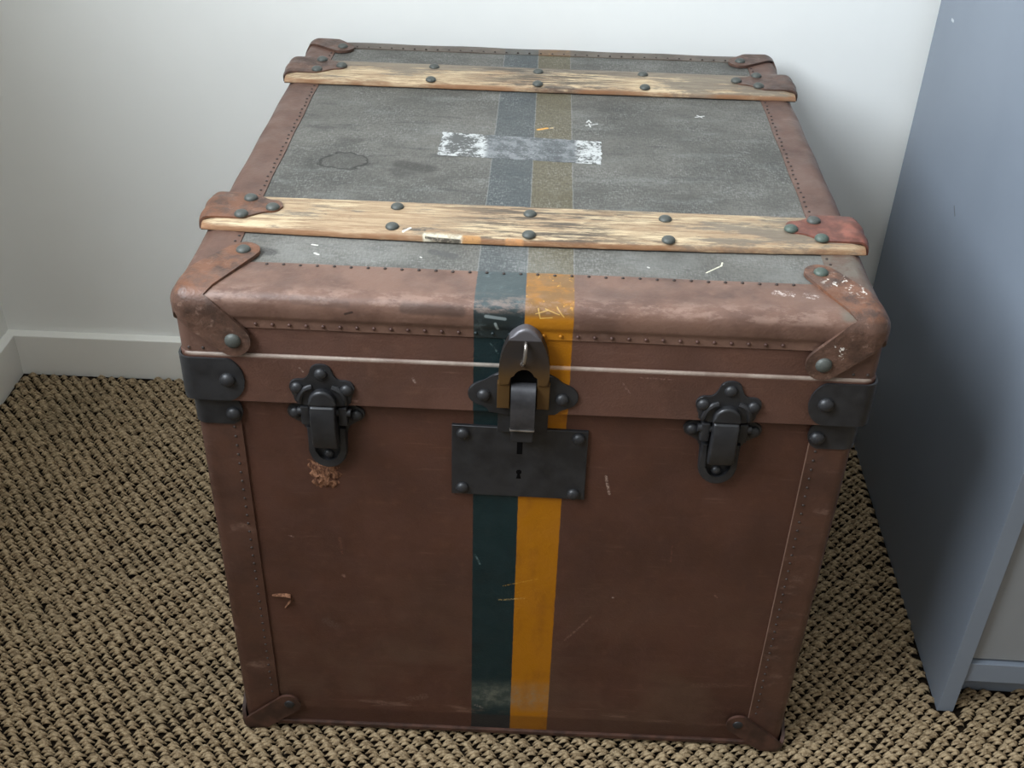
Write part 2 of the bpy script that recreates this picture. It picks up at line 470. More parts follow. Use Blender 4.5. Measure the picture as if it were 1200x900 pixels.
g = G('label_paper_residue')
x, y, z = g.xyz()
n = g.math('ADD', g.math('MULTIPLY', g.noise(65, 4, .65), .55), g.math('MULTIPLY', g.noise(260, 4, .7), .45))
lend = g.step(x, -.050, -.058)
rend = g.step(x, .040, .046)
inner = g.math('MULTIPLY', g.band(y, .306, .352, .006), g.band(x, -.099, -.066, .006))
n = g.math('SUBTRACT', n, g.math('MULTIPLY', inner, .075))
wh = g.mix(g.step(n, .42, .56), lin((88, 88, 86)), lin((184, 185, 183)))
mid = g.mix(g.step(g.noise(70, 6, .72), .42, .60), lin((88, 90, 91)), lin((122, 124, 125)))
dkb = g.math('MULTIPLY', g.band(x, .008, .036, .008), g.step(g.noise(30, 3), .42, .58))
mid = g.mix(g.math('MULTIPLY', dkb, .5), mid, lin((74, 76, 77)))
mid = g.mix(g.math('MULTIPLY', g.step(g.noise(420, 3, .7), .58, .68), .6), mid, lin((178, 180, 181)))
c = g.mix(g.math('ADD', lend, rend, clamp=True), mid, wh)
MT['label'] = g.done(c, .7, 0, .3)

g = G('torn_fibre')
c = g.mix(g.step(g.noise(300, 4, .7, g.scaled((1, 1, .35))), .4, .62), lin((138, 98, 74)), lin((74, 46, 33)))
g.bump(g.noise(380, 3, .7), .8, .0012)
MT['torn'] = g.done(c, .85, 0, .2)


# ------------------------------------------------------------------ mesh helpers
def link(name, me, mat, parent=None, loc=None):
    o = bpy.data.objects.new(name, me)
    COL.objects.link(o)
    if mat is not None:
        me.materials.append(mat)
    if parent is not None:
        o.parent = parent
    if loc is not None:
        o.location = loc
    return o


def bm_obj(name, bm, mat, parent=None, smooth=30, loc=None, recalc=True):
    if recalc:
        bmesh.ops.recalc_face_normals(bm, faces=bm.faces)
    me = bpy.data.meshes.new(name)
    bm.to_mesh(me)
    bm.free()
    if smooth:
        for p in me.polygons:
            p.use_smooth = True
        me.set_sharp_from_angle(angle=math.radians(smooth))
    o = link(name, me, mat, parent, loc)
    if smooth and mat in (MT['black'], MT['cab'], MT['cabdoor'], MT['skirt'], MT['bronze'], MT['worniron'], MT['steel']):
        wn = o.modifiers.new('weighted_normal', 'WEIGHTED_NORMAL')
        wn.keep_sharp = True
    return o


def box(bm, a, b, bev=0.0, seg=2):
    r = bmesh.ops.create_cube(bm, size=1)
    vs = r['verts']
    for v in vs:
        v.co = Vector([(a[i] + b[i]) / 2 + v.co[i] * (b[i] - a[i]) for i in range(3)])
    if bev:
        es = list({e for v in vs for e in v.link_edges})
        bmesh.ops.bevel(bm, geom=es, offset=bev, segments=seg, profile=.5, affect='EDGES')
    return vs


def grid_faces(bm, rows, close_u=False, close_v=False):
    """rows: list of lists of coordinates -> quads"""
    V = [[bm.verts.new(p) for p in r] for r in rows]
    nr, nc = len(V), len(V[0])
    for i in range(nr if close_u else nr - 1):
        for j in range(nc if close_v else nc - 1):
            a, b = V[i][j], V[i][(j + 1) % nc]
            c, d = V[(i + 1) % nr][(j + 1) % nc], V[(i + 1) % nr][j]
            try:
                bm.faces.new((a, b, c, d))
            except ValueError:
                pass
    return V


def rrect(x0, x1, y0, y1, r, n=6):
    pts = []
    r = max(r, 1e-5)
    for cx, cy, a0 in ((x1 - r, y0 + r, -PI / 2), (x1 - r, y1 - r, 0), (x0 + r, y1 - r, PI / 2), (x0 + r, y0 + r, PI)):
        for k in range(n + 1):
            a = a0 + PI / 2 * k / n
            pts.append((cx + r * math.cos(a), cy + r * math.sin(a)))
    return pts


def ring_sweep(bm, rect, r, prof, cap0=False, cap1=False, closed=False):
    rows = []
    for ins, z in prof:
        rows.append([(px, py, z) for px, py in rrect(rect[0] + ins, rect[1] - ins, rect[2] + ins, rect[3] - ins, r - ins)])
    V = grid_faces(bm, rows, close_u=closed, close_v=True)
    if cap0:
        bm.faces.new(V[0][::-1])
    if cap1:
        bm.faces.new(V[-1])


def smooth_poly(pts, it=2, closed=True):
    for _ in range(it):
        out = []
        n = len(pts)
        if not closed:
            out.append(pts[0])
        for i in range(n if closed else n - 1):
            p, q = pts[i], pts[(i + 1) % n]
            out.append(tuple(.75 * a + .25 * b for a, b in zip(p, q)))
            out.append(tuple(.25 * a + .75 * b for a, b in zip(p, q)))
        if not closed:
            out.append(pts[-1])
        pts = out
    return pts


def plate(bm, outl, y0, y1, bev=.0008, seg=2):
    """outline in (x,z) extruded from y0 (back) to y1 (front, smaller y), front edge bevelled"""
    vf = [bm.verts.new((x, y1, z)) for x, z in outl]
    vb = [bm.verts.new((x, y0, z)) for x, z in outl]
    n = len(outl)
    bm.faces.new(vf)
    bm.faces.new(vb[::-1])
    for i in range(n):
        bm.faces.new((vf[i], vb[i], vb[(i + 1) % n], vf[(i + 1) % n]))
    if bev:
        es = [bm.edges.get((vf[i], vf[(i + 1) % n])) for i in range(n)]
        bmesh.ops.bevel(bm, geom=es, offset=bev, segments=seg, profile=.5, affect='EDGES', clamp_overlap=True)


def extrude_x(bm, prof, x0, x1, n=1, fn=None):
    """closed (y,z) profile extruded along x with end caps"""
    rows = []
    for i in range(n + 1):
        x = x0 + (x1 - x0) * i / n
        rows.append([(x,) + tuple(fn(x, p) if fn else p) for p in prof])
    V = grid_faces(bm, rows, close_v=True)
    bm.faces.new(V[0])
    bm.faces.new(V[-1][::-1])


def tube(bm, path, r, n=8):
    P = [Vector(p) for p in path]
    rows = []
    up0 = None
    for i, p in enumerate(P):
        t = (P[min(i + 1, len(P) - 1)] - P[max(i - 1, 0)]).normalized()
        ref = up0 if up0 is not None else (Vector((0, 0, 1)) if abs(t.z) < .9 else Vector((1, 0, 0)))
        s = t.cross(ref).normalized()
        u = s.cross(t).normalized()
        up0 = u
        rr = r[i] if isinstance(r, (list, tuple)) else r
        rows.append([p + s * rr * math.cos(2 * PI * k / n) + u * rr * math.sin(2 * PI * k / n) for k in range(n)])
    V = grid_faces(bm, rows, close_v=True)
    bm.faces.new(V[0][::-1])
    bm.faces.new(V[-1])


def lathe(bm, prof, n=20):
    rows = [[(r * math.cos(2 * PI * k / n), r * math.sin(2 * PI * k / n), z) for k in range(n)] for r, z in prof]
    V = grid_faces(bm, rows, close_v=True)
    bm.faces.new(V[0][::-1])
    bm.faces.new(V[-1])


# rivet: low dome, unit radius, axis +z
def rivet_mesh(name, mat, hgt=.62):
    bm = bmesh.new()
    prof = [(1.0, 0.0), (1.0, .10)]
    for k in range(1, 8):
        a = k / 8 * PI / 2
        prof.append((math.cos(a), .10 + hgt * math.sin(a)))
    prof.append((.06, .10 + hgt))
    lathe(bm, prof)
    bmesh.ops.recalc_face_normals(bm, faces=bm.faces)
    me = bpy.data.meshes.new(name)
    bm.to_mesh(me)
    bm.free()
    for p in me.polygons:
        p.use_smooth = True
    me.set_sharp_from_angle(angle=math.radians(50))
    me.materials.append(mat)
    return me


RV = dict(top=rivet_mesh('rivet_dull', MT['rivet']), verd=rivet_mesh('rivet_verdigris', MT['verd']), blk=rivet_mesh('rivet_black', MT['black'], .75))
ROT = dict(z=(0, 0, 0), y=(PI / 2, 0, 0), xl=(0, -PI / 2, 0), xr=(0, PI / 2, 0))


def rivet(parent, p, r, kind='top', axis='z', flat=1.0):
    o = bpy.data.objects.new('rivet', RV[kind])
    COL.objects.link(o)
    o.parent = parent
    o.location = p
    o.rotation_euler = ROT[axis]
    o.scale = (r, r, r * flat)
    return o


def tack_row(parent, pts, axis, r=.0017, mat='tack'):
    bm = bmesh.new()
    for p in pts:
        res = bmesh.ops.create_uvsphere(bm, u_segments=8, v_segments=6, radius=r)
        sc = {'z': (1, 1, .7), 'y': (1, .7, 1), 'x': (.7, 1, 1)}[axis]
        for v in res['verts']:
            v.co = Vector((v.co.x * sc[0], v.co.y * sc[1], v.co.z * sc[2])) + Vector(p)
    o = bm_obj('tack_row', bm, MT[mat], parent, 60)
    o['kind'] = 'stuff'
    return o


def struct(o):
    o['kind'] = 'structure'
    return o


# ------------------------------------------------------------------ room shell
bm = bmesh.new()
box(bm, (-1.0, -2.6, -.05), (2.4, .80, -.0085))
floor = struct(bm_obj('floor', bm, MT['backing'], smooth=0))

bm = bmesh.new()
box(bm, (XL - .12, YB, -.05), (2.4, YB + .1, 2.5))
struct(bm_obj('wall_back', bm, MT['wall'], smooth=0))

bm = bmesh.new()
X0, X1 = XL - .12, XL
box(bm, (X0, -2.6, -.05), (X1, WY0, 2.5))
box(bm, (X0, WY1, -.05), (X1, YB, 2.5))
box(bm, (X0, WY0, -.05), (X1, WY1, WZ0))
box(bm, (X0, WY0, WZ1), (X1, WY1, 2.5))
struct(bm_obj('wall_left', bm, MT['wall'], smooth=0))

bm = bmesh.new()
box(bm, (XL - .12, -2.6, 2.5), (2.4, YB + .1, 2.56))
struct(bm_obj('ceiling', bm, MT['wall'], smooth=0))

win = bpy.data.objects.new('window_1', None)
COL.objects.link(win)
win.location = (XL, (WY0 + WY1) / 2, WZ0)
struct(win)
bm = bmesh.new()
box(bm, (-.03, -.60, 0.0), (.012, -.555, 1.20), .003)
box(bm, (-.03, .555, 0.0), (.012, .60, 1.20), .003)
box(bm, (-.03, -.555, 1.155), (.012, .555, 1.20), .003)
box(bm, (-.03, -.555, 0.0), (.012, .555, .045), .003)
bm_obj('window_frame', bm, MT['skirt'], win)
bm = bmesh.new()
box(bm, (-.02, -.63, -.03), (.05, .63, -.002), .004)
bm_obj('window_sill', bm, MT['skirt'], win)

# baseboards: flat board with a softly rounded top arris
bm = bmesh.new()
prof = [(YB, -.006), (YB - .015, -.006), (YB - .015, .0655), (YB - .0143, .0675), (YB - .0125, .0685), (YB, .0695)]
extrude_x(bm, prof, XL + .0002, 2.4)
struct(bm_obj('baseboard_back', bm, MT['skirt'], smooth=40))
bm = bmesh.new()
prof = [(0, -.006), (.0150, -.006), (.0150, .0655), (.0143, .0675), (.0125, .0685), (0, .0695)]
rows = [[(XL + a, yy, b) for a, b in prof] for yy in (-2.6, YB - .0152)]
V = grid_faces(bm, rows, close_v=True)
bm.faces.new(V[0]); bm.faces.new(V[1][::-1])
struct(bm_obj('baseboard_left', bm, MT['skirt'], smooth=40))

# ------------------------------------------------------------------ carpet: knots of twisted sisal on the floor
def carpet():
    rng = np.random.default_rng(5)
    a = np.array([.0174, -.0013]); b = np.array([.0086, -.0104])
    ii, jj = np.meshgrid(np.arange(-120, 160), np.arange(-140, 140), indexing='ij')
    P = ii[..., None] * a + jj[..., None] * b
    P = P.reshape(-1, 2)
    # slow wander of the rows, as in the hand of the weave
    P = P + .004 * np.stack([np.sin(P[:, 1] * 9 + 1.3) + .6 * np.sin(P[:, 0] * 14), np.sin(P[:, 0] * 7 + .4) + .5 * np.sin(P[:, 1] * 17)], 1)
    P = P + rng.normal(0, .0006, P.shape)
    cabx = .502 + (P[:, 1] - .065) * .0186
    keep = (P[:, 0] > XL + .0215) & (P[:, 0] < 1.15) & (P[:, 1] > -.50) & (P[:, 1] < YB - .021)
    keep &= ~((np.abs(P[:, 0]) < .27) & (P[:, 1] > .03) & (P[:, 1] < .62))
    keep &= ~((P[:, 0] > cabx - .003) & (P[:, 1] > .10))
    keep &= ~((P[:, 0] > cabx - .003) & (P[:, 0] < cabx + .022) & (P[:, 1] > .062))
    P = P[keep]
    n = len(P)
    # one strand: an arched, flattened spindle (7 rings x 6)
    R, S = 6, 6
    t = np.linspace(-1, 1, R)
    prof = np.sqrt(np.clip(1 - (t * .96) ** 2, 0, 1))
    ang = np.arange(S) * 2 * PI / S
    base = np.zeros((R, S, 3))
    for k in range(R):
        base[k, :, 0] = t[k]
        base[k, :, 1] = prof[k] * np.cos(ang)
        base[k, :, 2] = prof[k] * np.sin(ang)
    base = base.reshape(-1, 3)
    f = []
    for k in range(R - 1):
        for s in range(S):
            f.append((k * S + s, k * S + (s + 1) % S, (k + 1) * S + (s + 1) % S, (k + 1) * S + s))
    f = np.array(f)
    rot0 = rng.normal(0, .06, n)
    sz = rng.normal(1, .09, n)
    hz = rng.normal(0, .0007, n)
    allv, allf = [], []
    off = 0
    bu = np.array([.36, -.93])                             # the three plies lie side by side across the knot
    for st, (lat, Lm, dz) in enumerate(((-.0036, .0066, .0), (.0, .0088, .0012), (.0036, .0066, .0))):
        L = Lm * sz
        W = .0023 * sz
        Hh = .0025 * sz
        v = base[None] * np.stack([L, W, Hh], 1)[:, None, :]
        arch = -(base[None, :, 0] ** 2) * .0050   # ends dive between the neighbours
        v[:, :, 2] += arch + dz - .0010 + hz[:, None]
        tw = math.radians(6) + rng.normal(0, .10, n)[:, None]   # strands lie at a slant across the cord
        ct, sn = np.cos(tw), np.sin(tw)
        vx, vy = v[:, :, 0].copy(), v[:, :, 1].copy()
        v[:, :, 0] = vx * ct - vy * sn + bu[0] * lat + rng.normal(0, .0006, n)[:, None]
        v[:, :, 1] = vx * sn + vy * ct + bu[1] * lat
        c, s_ = np.cos(rot0)[:, None], np.sin(rot0)[:, None]
        X = v[:, :, 0] * c - v[:, :, 1] * s_ + P[:, 0:1]
        Y = v[:, :, 0] * s_ + v[:, :, 1] * c + P[:, 1:2]
        vv = np.stack([X, Y, v[:, :, 2]], 2).reshape(-1, 3)
        ff = (f[None] + (np.arange(n) * R * S)[:, None, None]).reshape(-1, 4) + off
        off += len(vv)
        allv.append(vv); allf.append(ff)
    Vv = np.concatenate(allv); Ff = np.concatenate(allf)
    me = bpy.data.meshes.new('carpet_weave')
    me.vertices.add(len(Vv)); me.vertices.foreach_set('co', Vv.ravel())
    me.loops.add(Ff.size); me.loops.foreach_set('vertex_index', Ff.ravel())
    me.polygons.add(len(Ff))
    me.polygons.foreach_set('loop_start', np.arange(len(Ff)) * 4)
    me.polygons.foreach_set('loop_total', np.full(len(Ff), 4))
    me.update()
    me.polygons.foreach_set('use_smooth', np.ones(len(Ff), bool))
    o = link('carpet_weave', me, MT['carpet'], floor)
    o['kind'] = 'stuff'
    o['label'] = 'beige and brown knotted sisal weave of the carpet'
    return o


carpet()

# ------------------------------------------------------------------ cabinet
cab = bpy.data.objects.new('cabinet', None)
COL.objects.link(cab)
cab.location = (.4982, .065, -.003)
cab.rotation_euler = (0, 0, -math.radians(1.06))
cab['label'] = 'tall plain grey painted cabinet standing against the wall right of the trunk'
cab['category'] = 'cabinet'
CH, CD, CW = 1.10, .598, .62
bm = bmesh.new()
box(bm, (0, 0, 0), (.0195, CD, CH), .0012)
bm_obj('side_panel', bm, MT['cab'], cab)
bm = bmesh.new()
box(bm, (CW - .0195, 0, 0), (CW, CD, CH), .0012)
bm_obj('side_panel', bm, MT['cab'], cab)
bm = bmesh.new()
box(bm, (-.004, -.004, CH), (CW + .004, CD, CH + .02), .0015)
bm_obj('cabinet_top', bm, MT['cab'], cab)
bm = bmesh.new()
box(bm, (.0205, .004, .050), (CW - .0205, CD - .01, .0790), .001)
bm_obj('bottom_rail', bm, MT['cab'], cab)
bm = bmesh.new()
box(bm, (.0205, .036, 0), (CW - .0205, .052, .0495))
bm_obj('plinth', bm, MT['cab'], cab)
bm = bmesh.new()
box(bm, (.0235, .009, .0825), (CW - .0235, .027, CH - .02), .0012)
bm_obj('door', bm, MT['cabdoor'], cab)
bm = bmesh.new()
box(bm, (.0205, CD - .010, .08), (CW - .0205, CD - .002, CH - .002))
bm_obj('back_panel', bm, MT['cab'], cab)

# ------------------------------------------------------------------ trunk
OY = .325
trunk = bpy.data.objects.new('steamer_trunk', None)
COL.objects.link(trunk)
trunk.location = (0, OY, 0)
trunk['label'] = 'old brown travel trunk with wooden battens and a green and yellow stripe, on the carpet'
trunk['category'] = 'trunk'
TL = (0, -OY, 0)            # parts keep the frame "front edge at y = 0"
H = .5714


def part(name, bm, mat, smooth=30, parent=trunk, label=None, recalc=True):
    o = bm_obj(name, bm, MT[mat] if isinstance(mat, str) else mat, parent, smooth, TL if parent is trunk else None, recalc)
    if label:
        o['label'] = label
    return o


# body
bm = bmesh.new()
ring_sweep(bm, (-.300, .300, 0, .650), .010, [(.0, .006), (.0, .20), (.0, .35), (.0, .500)], True, True)
body = part('body', bm, 'body')
bm = bmesh.new()
ring_sweep(bm, (-.3012, .3012, -.0028, .6528), .010, [(.004, .0052), (.0006, .0052), (0, .0062), (0, .0105), (.001, .0118), (.004, .0118)], closed=True)
part('bottom_strip', bm, 'capfoot')

# lid shell with its deep overhanging band
bm = bmesh.new()
ring_sweep(bm, (-.3040, .3040, -.0060, .6560), .012,
           [(.0038, .5055), (0, .506), (0, .540), (0, .5594), (.0009, .5640), (.0035, .5679), (.0074, .5703), (.012, .5708)], True, True)
lid = part('lid', bm, 'lid')
bm = bmesh.new()
ring_sweep(bm, (-.3065, .3065, -.0095, .6595), .013,
           [(.0045, .4610), (.0008, .4610), (0, .4618), (0, .5080), (-.0003, .5098), (.0003, .5114), (.0016, .5124), (.0030, .5124), (.0040, .5105)], closed=True)
part('lid_valance', bm, 'lid')

# grey canvas top
bm = bmesh.new()
box(bm, (-.272, .030, .5700), (.272, .640, .5712))
canvas = part('canvas_panel', bm, 'canvas', 0, trunk, 'grey dusty canvas top with faded stripes and a ring stain')

# leather bindings ---------------------------------------------------------
top_prof = [(.0490, .5710), (.0488, .5723), (.040, .5726), (.028, .5731), (.016, .5736), (.008, .5739), (.0015, .5737), (-.0035, .5727),
            (-.0075, .5705), (-.0098, .5668), (-.0106, .5610), (-.0104, .5530), (-.0096, .5500), (-.0084, .5484), (-.0080, .5450), (-.0078, .5392), (-.0070, .5384),
            (-.0052, .5386), (-.0050, .5560), (-.0010, .5640), (.008, .5692), (.030, .5702), (.0490, .5704)]


def jig(x, p):
    k = .00022 * math.sin(x * 23) + .00012 * math.sin(x * 61 + 1.7)
    return (p[0] + (k if p[0] < .0 else 0), p[1] + (k * .8 if p[1] > .571 else 0))


bm = bmesh.new()
extrude_x(bm, top_prof, -.292, .292, 60, jig)
fb = part('edge_binding', bm, 'bind', 40, trunk, 'brown leather roll along the front top edge, crossed by the stripe')
N = 37
tack_row(fb, [(-.2345 + .0146 * k, -.0088, .5436) for k in range(32)], 'y', .0017, 'bindtack')
tack_row(fb, [(-.2335 + .0150 * k, .0452 + .0004 * math.sin(k * 2.1), .5727) for k in range(32)], 'z', .0016, 'tackdark')

# rear binding (mirrored in depth) and the two side bindings
bm = bmesh.new()
rp = [(.650 - (y - .022) * .78 if y > .0 else .650 - y + .012, z) for y, z in top_prof]
rp = [(.6285, .5710)] + [(.650 - p[0] * .4 + .003 if i < 7 else .6505 - p[0], p[1]) for i, p in enumerate(top_prof) if i > 0 and i < 20] + [(.6285, .5704)]
rp = [(.6270, .5710), (.6272, .5723), (.632, .5726), (.640, .5731), (.646, .5730), (.651, .5716), (.6565, .5680), (.6592, .5620), (.6596, .5560),
      (.6590, .5392), (.6575, .5384), (.6562, .5390), (.6562, .5560), (.652, .5660), (.640, .5700), (.6270, .5704)]
extrude_x(bm, rp, -.292, .292, 40, lambda x, p: (p[0], p[1] + .0004 * math.sin(x * 50)))
rb = part('edge_binding', bm, 'bindrear', 40)
tack_row(rb, [(-.24 + .0150 * k, .6310, .5727) for k in range(33)], 'z', .0015, 'tackdark')
tack_row(rb, [(-.24 + .0150 * k, .6592, .5436) for k in range(33)], 'y')
for s in (-1, 1):
    sp = [(.2664, .5710), (.2666, .5722), (.274, .5725), (.284, .5729), (.2915, .5732), (.2970, .5722), (.3020, .5696), (.3055, .5652), (.3072, .5590),
          (.3072, .5500), (.3064, .5480), (.3062, .5394), (.3050, .5386), (.3036, .5392), (.3036, .5560), (.300, .5660), (.290, .5702), (.2664, .5704)]
    bm = bmesh.new()
    rows = []
    for k in range(41):
        yy = .012 + .628 * k / 40
        rows.append([(s * (px + .0004 * math.sin(yy * 60)), yy, pz) for px, pz in sp])
    V = grid_faces(bm, rows, close_v=True)
    bm.faces.new(V[0]); bm.faces.new(V[-1][::-1])
    b = part('edge_binding', bm, 'bindside', 40)
    tack_row(b, [(s * (.2705 + .0008 * math.sin(k * 1.9)), .075 + .0108 * k, .5725) for k in range(51)], 'z', .0014, 'tackdark')
    tack_row(b, [(s * .3066, .05 + .0146 * k, .5436) for k in range(38)], 'x')

# upright bindings on the body corners and on the lid corners
def upright(name, s, back, z0, z1, flat, xo, yo, t, mat, nails):
    bm = bmesh.new()
    Y = (lambda v: .650 - v) if back else (lambda v: v)
    outer, inner = [], []
    r = .0115
    outer.append((xo - flat, -yo)); inner.append((xo - flat, -yo + t))
    for k in range(7):
        a = PI / 2 * k / 6
        outer.append((xo - r + r * math.sin(a), -yo + r - r * math.cos(a)))
        inner.append((xo - r + (r - t) * math.sin(a), -yo + r - (r - t) * math.cos(a)))
    outer.append((xo, -yo + flat)); inner.append((xo - t, -yo + flat))
    loop = outer + inner[::-1]
    rows = []
    for k in range(9):
        z = z0 + (z1 - z0) * k / 8
        rows.append([(s * px, Y(py), z) for px, py in loop])
    V = grid_faces(bm, rows, close_v=True)
    bm.faces.new(V[0]); bm.faces.new(V[-1][::-1])
    o = part(name, bm, mat, 40)
    if nails and not back:
        tack_row(o, [(s * (.2675), -yo - .0002, z1 - .010 - .0108 * k) for k in range(int((z1 - z0 - .04) / .0108))], 'y', .0014, 'tackdark')
        tack_row(o, [(s * xo, .040, z1 - .010 - .0108 * k) for k in range(int((z1 - z0 - .04) / .0108))], 'x', .0014, 'tackdark')
    return o


for s in (-1, 1):
    for back in (False, True):
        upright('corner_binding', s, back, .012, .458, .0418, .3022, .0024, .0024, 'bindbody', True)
        o = upright('lid_corner_binding', s, back, .5125, .556, .042, .3058, .0080, .002, MT['bindside'], False)
        if not back:
            tack_row(o, [(s * q, -.0082, .5165) for q in (.270, .2835, .296)], 'y', .0015, 'tackdark')


# leather corner pieces ------------------------------------------------------
def outline(nu, nv, lu, lv, lr):
    """from (nu,0) straight to a round lobe centred (lu,lv), round it, and straight to (0,nv)"""
    def tang(p, side):
        d = math.hypot(lu - p[0], lv - p[1])
        a = math.atan2(p[1] - lv, p[0] - lu)
        b = math.acos(min(1, lr / d))
        return a + side * b
    a0 = tang((nu, 0), 1)
    a1 = tang((0, nv), -1)
    while a1 < a0:
        a1 += 2 * PI
    pts = []
    p0 = (lu + lr * math.cos(a0), lv + lr * math.sin(a0))
    p1 = (lu + lr * math.cos(a1), lv + lr * math.sin(a1))
    for k in range(10):
        t = k / 10
        pts.append((nu + (p0[0] - nu) * t, p0[1] * t))
    for k in range(17):
        a = a0 + (a1 - a0) * k / 16
        pts.append((lu + lr * math.cos(a), lv + lr * math.sin(a)))
    for k in range(1, 11):
        t = k / 10
        pts.append((p1[0] * (1 - t), p1[1] + (nv - p1[1]) * t))
    return pts


def corner_piece(name, C, sgn, nx, ny, nz, top, front, side, r, t, mat, label=None, K=14, bottom=False):
    """three-armed leather cap over the corner C; sgn points inward along x, y, z"""
    bm = bmesh.new()

    def mp(a, b, c, depth):
        p = [a, b, c]
        inner = [max(v, r) for v in p]
        d = Vector([p[i] - inner[i] for i in range(3)])
        if d.length < 1e-9:
            d = Vector((-1, -1, -1))
        d.normalize()
        q = Vector(inner) + d * (r - depth)
        puff = .0014 * math.exp(-((a + b + c) / .05) ** 2) if depth == 0 else 0
        q += d * puff
        return Vector((C[0] + sgn[0] * q.x, C[1] + sgn[1] * q.y, C[2] + sgn[2] * q.z))

    def face(o, fn):
        for depth in (0, 1):
            rows = []
            for k in range(K + 1):
                f = (k / K) ** 1.0
                rows.append([mp(*fn(u * f, v * f), t * depth) for u, v in o])
            V = grid_faces(bm, rows)
            if depth == 0:
                rim = V[-1]
            else:
                rim2 = V[-1]
        for j in range(len(rim) - 1):
            bm.faces.new((rim[j], rim[j + 1], rim2[j + 1], rim2[j]))

    if top:
        face(outline(nx, ny, *top), lambda u, v: (u, v, 0))
    if front:
        face(outline(nx, nz, *front), lambda u, v: (u, 0, v))
    if side:
        face(outline(ny, nz, *side), lambda u, v: (0, u, v))
    bmesh.ops.remove_doubles(bm, verts=bm.verts, dist=.00005)
    bmesh.ops.dissolve_degenerate(bm, edges=bm.edges, dist=.00001)
    return part(name, bm, mat, 50, trunk, label)


for s in (-1, 1):
    Cx = s * .3075
    lb = 'brown leather corner piece, orange and rubbed on top' if s < 0 else 'brown leather corner piece flecked with white paint'
    o = corner_piece('corner_piece', (Cx, -.0132, .5756), (-s, 1, -1), .031, .030, .022,
                     (.0490, .0775, .0150), (.0520, .0470, .0160), (.052, .047, .016), .0165, .0034, 'cap', lb)
    rivet(o, (s * .2582, .0640, .5752), .0066, 'verd' if s > 0 else 'top')
    rivet(o, (s * .2548, -.0126, .5284), .0072, 'top', 'y')
    rivet(o, (s * .3075, .039, .5284), .0072, 'top', 'xl' if s < 0 else 'xr')
    o = corner_piece('corner_piece', (Cx, .6630, .5756), (-s, -1, -1), .028, .026, .024,
                     (.0500, .0425, .0150), (.050, .047, .016), (.050, .047, .016), .0165, .0034, 'cap')
    rivet(o, (s * .2573, .6205, .5752), .0066, 'top')
    # feet
    for yc, sy in ((-.0070, 1), (.6570, -1)):
        o = corner_piece('foot_corner', (s * .3055, yc, -.0035), (-s, sy, 1), .020, .020, .016,
                         None, (.0555, .0470, .0135), (.055, .047, .0135), .010, .0030, 'capfoot')
        if sy > 0:
            rivet(o, (s * .2490, -.0066, .0440), .0058, 'blk', 'y', .5)
            rivet(o, (s * .3050, .0480, .0440), .0062, 'top', 'xl' if s < 0 else 'xr', .5)

# ------------------------------------------------------------------ wooden battens
def batten(y0, y1, bow, z1, label):
    bm = bmesh.new()
    zb = .5718
    rows = []
    n = 48
    rng = random.Random(int(y0 * 1e4))
    for k in range(n + 1):
        x = -.308 + .616 * k / n
        e = max(0.0, (abs(x) - .296) / .012)
        yf = y0 - bow * (1 - (x / .3) ** 2) + rng.uniform(-.0004, .0004)
        yr = y1 + rng.uniform(-.0003, .0003)
        zt = z1 - .003 * e * e
        prof = [(yf + .0012, zb), (yf, zb + .0012), (yf + .0002, zt - .0050), (yf + .0018, zt - .0024), (yf + .0052, zt - .0006), (yf + .011, zt),
                (yf + .03, zt + .0002), (yr - .011, zt), (yr - .0045, zt - .0008), (yr - .0014, zt - .003), (yr, zt - .006), (yr, zb + .001), (yr - .001, zb)]
        rows.append([(x, a, b) for a, b in prof])
    V = grid_faces(bm, rows, close_v=True)
    bm.faces.new(V[0]); bm.faces.new(V[-1][::-1])
    return part('batten', bm, 'wood', 45, trunk, label)


